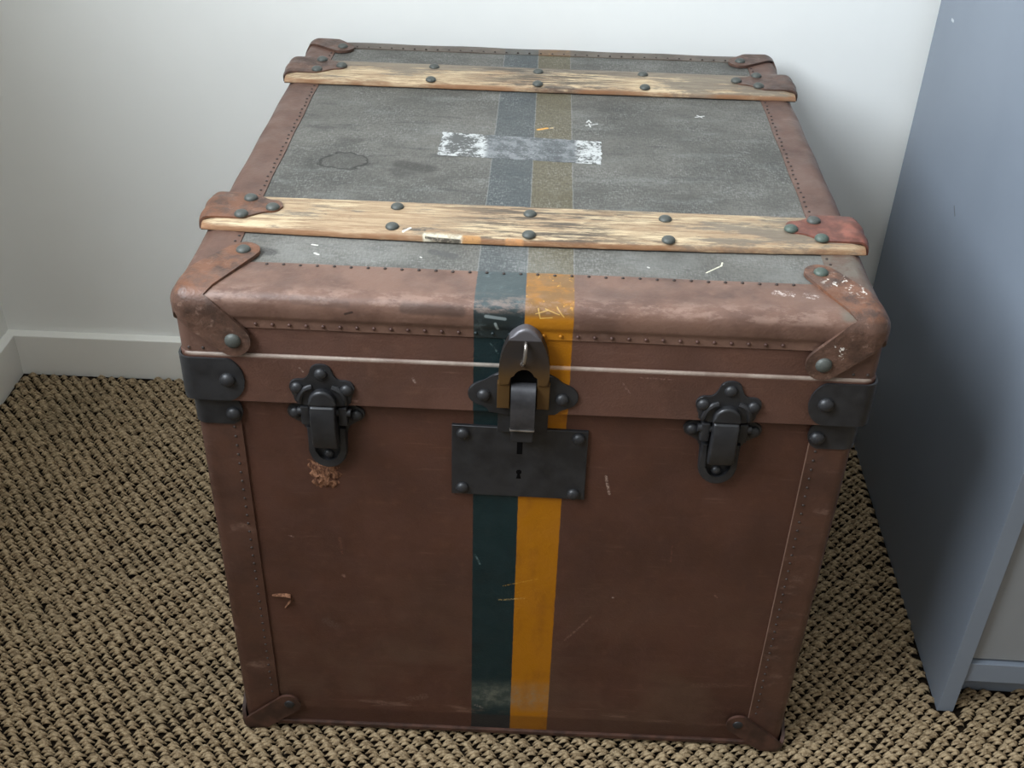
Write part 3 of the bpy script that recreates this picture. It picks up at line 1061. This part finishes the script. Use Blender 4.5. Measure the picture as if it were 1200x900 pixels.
def end_cap(s, yc, hw, ztop, mat, label, rv, kind):
    """leather cap wrapped over the end of a batten, tapering inwards to a rounded tip"""
    bm = bmesh.new()
    L = .0745                     # length on the top
    xt = .312                     # outer end
    rows_o, rows_i = [], []
    M = 12
    for k in range(33):
        if k <= 22:
            d = L * (1 - k / 22)            # distance in from the end
            px, pz, nx, nz = xt - .010 - d * (L - .010) / L, ztop + .0018, 0, 1
            w_ = 0
        else:
            a = (k - 22) / 10
            if a <= .6:
                q = a / .6 * PI / 2
                px, pz = xt - .010 + .010 * math.sin(q), ztop + .0018 - .010 + .010 * math.cos(q)
                nx, nz = math.sin(q), math.cos(q)
            else:
                px, pz = xt, ztop - .0082 - (a - .6) / .4 * .0035
                nx, nz = 1, 0
            d = 0
        # half width along the cap
        if d > .062:
            u = (L - d) / (L - .062)
            wd = .0122 * math.sqrt(max(0, 1 - (1 - u) ** 2)) + .0002
        elif d > .032:
            u = (d - .032) / .030
            u = u * u * (3 - 2 * u)
            wd = hw * (1 - u) + .0122 * u
        else:
            wd = hw
        puff = .0030 * math.exp(-((d - .004) / .014) ** 2) if k > 6 else 0
        ro, ri = [], []
        for j in range(M + 1):
            v = j / M * 2 - 1
            edge = (1 - v * v)
            h = puff * (edge ** .5) * (1 + .25 * math.sin(v * 7 + yc * 40)) * (.8 if nz else .6)
            ro.append((s * (px + nx * h), yc + v * wd, pz + nz * h))
            ri.append((s * (px - nx * .0022), yc + v * wd, pz - nz * .0022))
        rows_o.append(ro); rows_i.append(ri)
    A = grid_faces(bm, rows_o)
    B = grid_faces(bm, rows_i)
    nr = len(A)
    for i in range(nr - 1):
        bm.faces.new((A[i][0], A[i + 1][0], B[i + 1][0], B[i][0]))
        bm.faces.new((A[i][M], A[i + 1][M], B[i + 1][M], B[i][M]))
    for j in range(M):
        bm.faces.new((A[0][j], A[0][j + 1], B[0][j + 1], B[0][j]))
        bm.faces.new((A[-1][j], A[-1][j + 1], B[-1][j + 1], B[-1][j]))
    o = part('batten_end_cap', bm, mat, 45, trunk, label)
    for i, (px, py) in enumerate(rv):
        rivet(o, (px, py, ztop + .0016), .0066, kind if i != 0 else 'top')
    return o


Z1 = .5805
for y0, y1, bow, pairs, lbl in ((.1052, .1690, .0075, [(-.1300, .1515, .1108), (-.0030, .1470, .1050), (.1254, .1475, .1058)], 'front wooden batten, pale and rubbed bare'),
                                (.4915, .5600, .0005, [(-.1310, .5425, .4985), (-.0021, .5385, .4975), (.1270, .5430, .4990)], 'rear wooden batten, greyed and worn')):
    o = batten(y0, y1, bow, Z1, lbl)
    for px, pa, pb in pairs:
        rivet(o, (px, pa, Z1 - .0004), .0064)
        rivet(o, (px, pb, Z1 - .0006), .0064)
end_cap(-1, .1412, .0262, Z1, 'cap', None, [(-.2710, .1545), (-.2725, .1205), (-.2463, .1365)], 'top')
end_cap(1, .1400, .0262, Z1, 'redcap', 'reddish leather cap over the batten end', [(.2665, .1530), (.2675, .1170), (.2420, .1340)], 'verd')
end_cap(-1, .5325, .0265, Z1, 'cap', None, [(-.2710, .5490), (-.2715, .5140), (-.2440, .5300)], 'top')
end_cap(1, .5310, .0265, Z1, 'cap', None, [(.2670, .5480), (.2650, .5130), (.2400, .5280)], 'top')

# ------------------------------------------------------------------ iron corner clamps
def clamp(s, z0, z1, xi, yo, xo, name, rz, rx, label):
    """strap folded round the upright corner, its front end rounded"""
    bm = bmesh.new()
    t = .0020
    hh = (z1 - z0)
    path = []                        # (arc position, x, y, nx, ny)
    r = .012
    nF = 16
    rows_o, rows_i = [], []
    zc = (z0 + z1) / 2
    # front leg, from rounded inner end to the corner
    lf = (xo - r) - xi
    for k in range(nF + 1):
        u = k / nF
        x = xi + lf * (1 - (1 - u) ** 1.6 if False else u ** 1.3)
        d = x - xi
        rad = hh * .50
        if d < rad:
            hw = math.sqrt(max(0, rad * rad - (rad - d) ** 2)) * .98 + .0006
        else:
            hw = hh / 2
        path.append((x, -yo, 0, -1, hw))
    for k in range(1, 7):
        a = PI / 2 * k / 6
        path.append((xo - r + r * math.sin(a), -yo + r - r * math.cos(a), math.sin(a), -math.cos(a), hh / 2))
    path.append((xo, .050, 1, 0, hh / 2))
    for x, y, nx, ny, hw in path:
        # the upper half of the end is cut squarer than the lower
        zt, zb_ = min(z1, zc + hw * 1.12), max(z0, zc - hw * 1.05)
        zt, zb_ = min(zt, z1), max(zb_, z0)
        rows_o.append([(s * x, y, zb_ + (zt - zb_) * j / 4) for j in range(5)])
        rows_i.append([(s * (x - nx * t), y - ny * t, zb_ + (zt - zb_) * j / 4) for j in range(5)])
    A = grid_faces(bm, rows_o); B = grid_faces(bm, rows_i)
    for i in range(len(A) - 1):
        for j in (0, 4):
            bm.faces.new((A[i][j], A[i + 1][j], B[i + 1][j], B[i][j]))
    for i in (0, -1):
        for j in range(4):
            bm.faces.new((A[i][j], A[i][j + 1], B[i][j + 1], B[i][j]))
    o = part(name, bm, 'black', 35, trunk, label)
    rivet(o, (s * rx, -yo, rz), .0070, 'blk', 'y')
    return o


for s in (-1, 1):
    clamp(s, .4632, .5080, .2495, .0120, .3082, 'corner_clamp', .4862, .2645, 'black iron corner strap on the lid')
    clamp(s, .4315, .4618, .2570, .0046, .3036, 'corner_clamp', .4440, .2655, 'black iron corner strap below the lid')

# ------------------------------------------------------------------ draw latches
def mirror(o):
    return o + [(-x, z) for x, z in o[::-1] if abs(x) > 1e-9]


def latch(cx, tilt=0.0, label=None):
    mmx = lambda pts: [(cx + x * .001, .461 + z * .001) for x, z in pts]
    up_half = [(0, 45), (5, 44.2), (9, 41), (10.5, 35), (13.5, 30), (17, 28), (22, 28.4), (27, 26.5), (29.5, 21), (28, 15), (25.5, 11), (25, 0.8), (0, .8)]
    o = [p for p in mirror(up_half)]
    bm = bmesh.new()
    plate(bm, mmx(smooth_poly(o, 2)), -.0094, -.0118, .0008)
    # two pressed ribs that rise from the plate beside the hook
    for sx in (-1, 1):
        pth = [(cx + sx * .0205, -.0105, .4640), (cx + sx * .0205, -.0130, .4690), (cx + sx * .0190, -.0135, .4755), (cx + sx * .0150, -.0132, .4805), (cx + sx * .0090, -.0118, .4820)]
        tube(bm, [tuple(v) for v in smooth_poly(pth, 2, False)], .0026, 8)
    root = part('latch', bm, 'black', 40, trunk, label)
    for px, pz in ((0, .4962), (-.0222, .4808), (.0222, .4798)):
        rivet(root, (cx + px, -.0116, pz), .0058, 'blk', 'y', .95)
    # lower plate
    lo_half = [(0, -2.2), (25, -2.2), (29, -5.5), (34, -8.5), (36.2, -14), (33.5, -19.5), (28, -22.5), (22, -26), (18.5, -31), (17.4, -58), (16, -65), (11, -71), (0, -73)]
    lo_o = mirror(lo_half)
    bm = bmesh.new()
    plate(bm, mmx(smooth_poly(lo_o, 2)), .0002, -.0030, .0009)
    lp = part('catch_plate', bm, 'black', 40, root)
    for px, pz in ((-.0277, .4472), (.0277, .4466)):
        rivet(root, (cx + px, -.0028, pz), .0060, 'blk', 'y', 1.0)
    rivet(root, (cx, -.0028, .4005), .0050, 'blk', 'y', 1.0)
    # U shaped raised rim
    out, inn = [], []
    for k in range(13):
        a = PI * k / 12
        out.append((17.4 * math.cos(a), -54 - 19 * math.sin(a)))
        inn.append((11.6 * math.cos(a), -54 - 12.0 * math.sin(a)))
    U = [(17.6, -27)] + out + [(-17.6, -27), (-11.6, -27)] + inn[::-1] + [(11.6, -27)]
    bm = bmesh.new()
    plate(bm, mmx(U), -.0028, -.0088, .0014)
    part('catch_rim', bm, 'black', 40, root)
    # hinge knuckles each side
    bm = bmesh.new()
    for sx in (-1, 1):
        box(bm, (cx + sx * .0170 - .0042, -.0125, .4395), (cx + sx * .0170 + .0042, -.0025, .4600), .0018)
    tube(bm, [(cx - .024, -.0085, .4530), (cx + .024, -.0085, .4530)], .0040, 10)
    part('hinge_knuckle', bm, 'black', 40, root)
    # the lever: side profile (y,z)
    prof = [(-.0060, .4635), (-.0150, .4655), (-.0192, .4630), (-.0212, .4550), (-.0220, .4460), (-.0210, .4330), (-.0185, .4215), (-.0160, .4165), (-.0120, .4160),
            (-.0100, .4260), (-.0080, .4450)]
    bm = bmesh.new()
    rows = []
    for x, e in ((-.0114, .0016), (-.0108, .0006), (-.0088, 0), (.0088, 0), (.0108, .0006), (.0114, .0016)):
        rows.append([(cx + x, min(a + e, -.004), b) for a, b in prof])
    V = grid_faces(bm, rows, close_v=True)
    bm.faces.new(V[0]); bm.faces.new(V[-1][::-1])
    part('lever', bm, 'black', 40, root)
    # round headed hook that the lever pulls on
    hd = [(cx - .0124, .4640)] + [(cx - .0124 * math.cos(PI * k / 14), .4675 + .0130 * math.sin(PI * k / 14)) for k in range(15)] + [(cx + .0124, .4640)]
    bm = bmesh.new()
    plate(bm, hd, -.0116, -.0182, .0026, 3)
    part('hook', bm, 'black', 40, root)
    return root


latch(-.1812, label='left black iron draw latch')
latch(.1800, label='right black iron draw latch')

# ------------------------------------------------------------------ hasp and lock plate
bm = bmesh.new()
wing = [(-.0225, .5060), (-.030, .5020), (-.036, .4965), (-.043, .4940), (-.0490, .4895), (-.0515, .4830), (-.0500, .4760), (-.0445, .4715), (-.038, .4700), (-.0325, .4675), (-.0320, .4610),
        (.0270, .4610), (.0290, .4660), (.0340, .4695), (.0400, .4700), (.0455, .4745), (.0475, .4810), (.0455, .4880), (.0400, .4930), (.0330, .4960), (.0270, .5015), (.0185, .5060)]
plate(bm, smooth_poly(wing, 1), -.0094, -.0122, .0008)
hasp = part('hasp', bm, 'black', 40, trunk, 'bronzed iron hasp over the lock plate')
rivet(hasp, (-.0368, -.0120, .4815), .0062, 'blk', 'y')
rivet(hasp, (.0328, -.0120, .4800), .0062, 'blk', 'y')
HX = -.0018


def bullet(z0, ztop, hw, slot, zslot):
    o = [(HX + hw, z0), (HX + hw, z0 + .012)]
    hh = ztop - z0 - .012
    for k in range(1, 20):
        a = PI * k / 20
        o.append((HX + hw * math.copysign(abs(math.cos(a)) ** 1.06, math.cos(a)), z0 + .012 + hh * math.sin(a)))
    o += [(HX - hw, z0 + .012), (HX - hw, z0), (HX - slot, z0)]
    for k in range(0, 13):
        a = PI * (1 - k / 12)
        o.append((HX + slot * math.cos(a), zslot - slot + slot * math.sin(a)))
    o.append((HX + slot, z0))
    return o


bm = bmesh.new()
plate(bm, bullet(.4970, .5560, .0222, .0118, .5180), -.0085, -.0200, .0028, 3)
part('hasp_hood', bm, 'bronze', 40, hasp, 'bronzed hood with a rounded top')
for sx in (-1, 1):
    bm = bmesh.new()
    o = [(HX + sx * .0232, .4715), (HX + sx * .0232, .4985), (HX + sx * .0118, .4985), (HX + sx * .0118, .4715)]
    plate(bm, o, -.0110, -.0180, .0012)
    part('hasp_cheek', bm, 'bronze', 40, hasp)
bm = bmesh.new()
box(bm, (HX - .0112, -.0125, .466), (HX + .0112, -.0121, .518))
part('hood_opening', bm, 'dark', 0, hasp)
# staple
bm = bmesh.new()
pts = [(HX + .0006, -.0185, 0.5430), (HX + .0006, -.0225, 0.5427), (HX + .0006, -.0262, 0.5400), (HX + .0004, -.0275, 0.5345), (HX, -.0272, 0.5290), (HX - .001, -.0255, 0.5245), (HX - .002, -.0220, 0.5215), (HX - .002, -.0185, 0.5213)]
tube(bm, smooth_poly(pts, 2, False), .0017, 8)
part('staple', bm, 'steel', 60, hasp, 'bright steel staple')
# tongue
outer = [(-.0130, .4970), (-.0175, .4975), (-.0225, .4955), (-.0255, .4900), (-.0268, .4840), (-.0266, .4740), (-.0254, .4640), (-.0236, .4560), (-.0222, .4515)]
prof = smooth_poly(outer, 1, False)
inner = [(a + .0026, b - .0012) for a, b in prof]
bm = bmesh.new()
extrude_x(bm, prof + inner[::-1], HX - .0108, HX + .0108)
part('tongue', bm, 'worniron', 40, hasp)
bm = bmesh.new()
box(bm, (HX - .0112, -.0236, .4505), (HX + .0112, -.0192, .4520), .0005)
part('tongue_lip', bm, 'steel', 40, hasp)
bm = bmesh.new()
box(bm, (HX - .0100, -.0185, .4345), (HX + .0100, -.0035, .4500), .0012)
part('tongue_block', bm, 'black', 40, hasp)
bm = bmesh.new()
box(bm, (HX - .0225, -.0090, .4385), (HX + .0230, -.0015, .4610), .0008)
part('hasp_hinge', bm, 'black', 40, hasp)

bm = bmesh.new()
tl, tr, br, bl = (-.0662, .4398), (.0590, .4380), (.0600, .3568), (-.0668, .3582)
plate(bm, [tr, tl, bl, br], .0002, -.0034, .0008)
lock = part('lock_plate', bm, 'black', 40, trunk, 'dark iron lock plate with keyhole')
for px, pz in ((-.0560, .4310), (-.0565, .3665), (.0505, .4300), (.0490, .3640)):
    rivet(lock, (px, -.0032, pz), .0062, 'blk', 'y')
bm = bmesh.new()
box(bm, (-.0060, -.00362, .4095), (-.0008, -.0030, .4240))
part('slot', bm, 'dark', 0, lock)
bm = bmesh.new()
kh = [(-.0036 + .0026 * math.cos(2 * PI * k / 14 - PI / 2 + .45), .3882 + .0028 * math.sin(2 * PI * k / 14 - PI / 2 + .45)) for k in range(13)]
kh = [(-.0012, .3802)] + [(-.0024, .3858)] + [(-.0034 + .0026 * math.cos(a), .3880 + .0028 * math.sin(a)) for a in [(-60 + 300 * k / 12) * PI / 180 for k in range(13)]] + [(-.0046, .3858), (-.0058, .3802)]
plate(bm, kh, -.0030, -.00365, 0)
part('keyhole', bm, 'dark', 0, lock)

# ------------------------------------------------------------------ label remnant on the canvas, torn spots
rng = random.Random(4)
bm = bmesh.new()
c0, c1, c2, c3 = (-.1045, .2990), (.0690, .2900), (.0705, .3505), (-.1035, .3610)
pts = []
def rag(a, b, n, amp):
    for k in range(n):
        t = k / n
        dx, dy = b[0] - a[0], b[1] - a[1]
        L = math.hypot(dx, dy)
        e = rng.uniform(-amp, amp)
        pts.append((a[0] + dx * t - dy / L * e, a[1] + dy * t + dx / L * e))
rag(c0, c1, 40, .0005); rag(c1, c2, 16, .0016); rag(c2, c3, 40, .0005); rag(c3, c0, 14, .0018)
vt = [bm.verts.new((a, b, .57155)) for a, b in pts]
vb = [bm.verts.new((a, b, .5711)) for a, b in pts]
bm.faces.new(vt); bm.faces.new(vb[::-1])
for i in range(len(pts)):
    j = (i + 1) % len(pts)
    bm.faces.new((vt[i], vb[i], vb[j], vt[j]))
part('label_remnant', bm, 'label', 0, trunk, 'white scraped remnant of a paper label')

# torn leather under the left latch
bm = bmesh.new()
rows = []
nx_, nz_ = 16, 16
for i in range(nz_ + 1):
    r_ = []
    for j in range(nx_ + 1):
        u, v = j / nx_, i / nz_
        xl = -.2035 + .005 * v + .0020 * math.sin(v * 21); xr = -.1700 - .008 * v + .0022 * math.sin(v * 17 + 1) - (.010 * (1 - v) if v < .2 else 0) * .5
        x = xl + (xr - xl) * u
        z = .3895 - .0330 * v - .007 * u * (1 - v) + .0015 * math.sin(u * 19)
        e = min(u, 1 - u, v, 1 - v) * 4
        yy = -.0002 - min(1, e) * (.0012 + rng.uniform(0, .0020))
        r_.append((x, yy, z))
    rows.append(r_)
grid_faces(bm, rows)
part('torn_patch', bm, 'torn', 60, trunk, 'torn patch of bare fibre under the left latch')
# curled flap at lower left of the front
bm = bmesh.new()
path = [(-.2545, .2065), (-.2470, .2080), (-.2380, .2085), (-.2330, .2070), (-.2345, .2010), (-.2390, .1950), (-.2420, .1895)]
path = smooth_poly(path, 2, False)
rows = []
for k, (x, z) in enumerate(path):
    u = k / (len(path) - 1)
    wv = .0022 * math.sin(PI * min(1, u + .08)) + .0004
    rows.append([(x - .0006, -.0004, z + wv), (x, -.0032 * math.sin(PI * u) - .0008, z), (x + .0008, -.0004, z - wv)])
grid_faces(bm, rows)
part('torn_flap', bm, 'torn', 60, trunk, 'small curled tear at the lower left of the front')
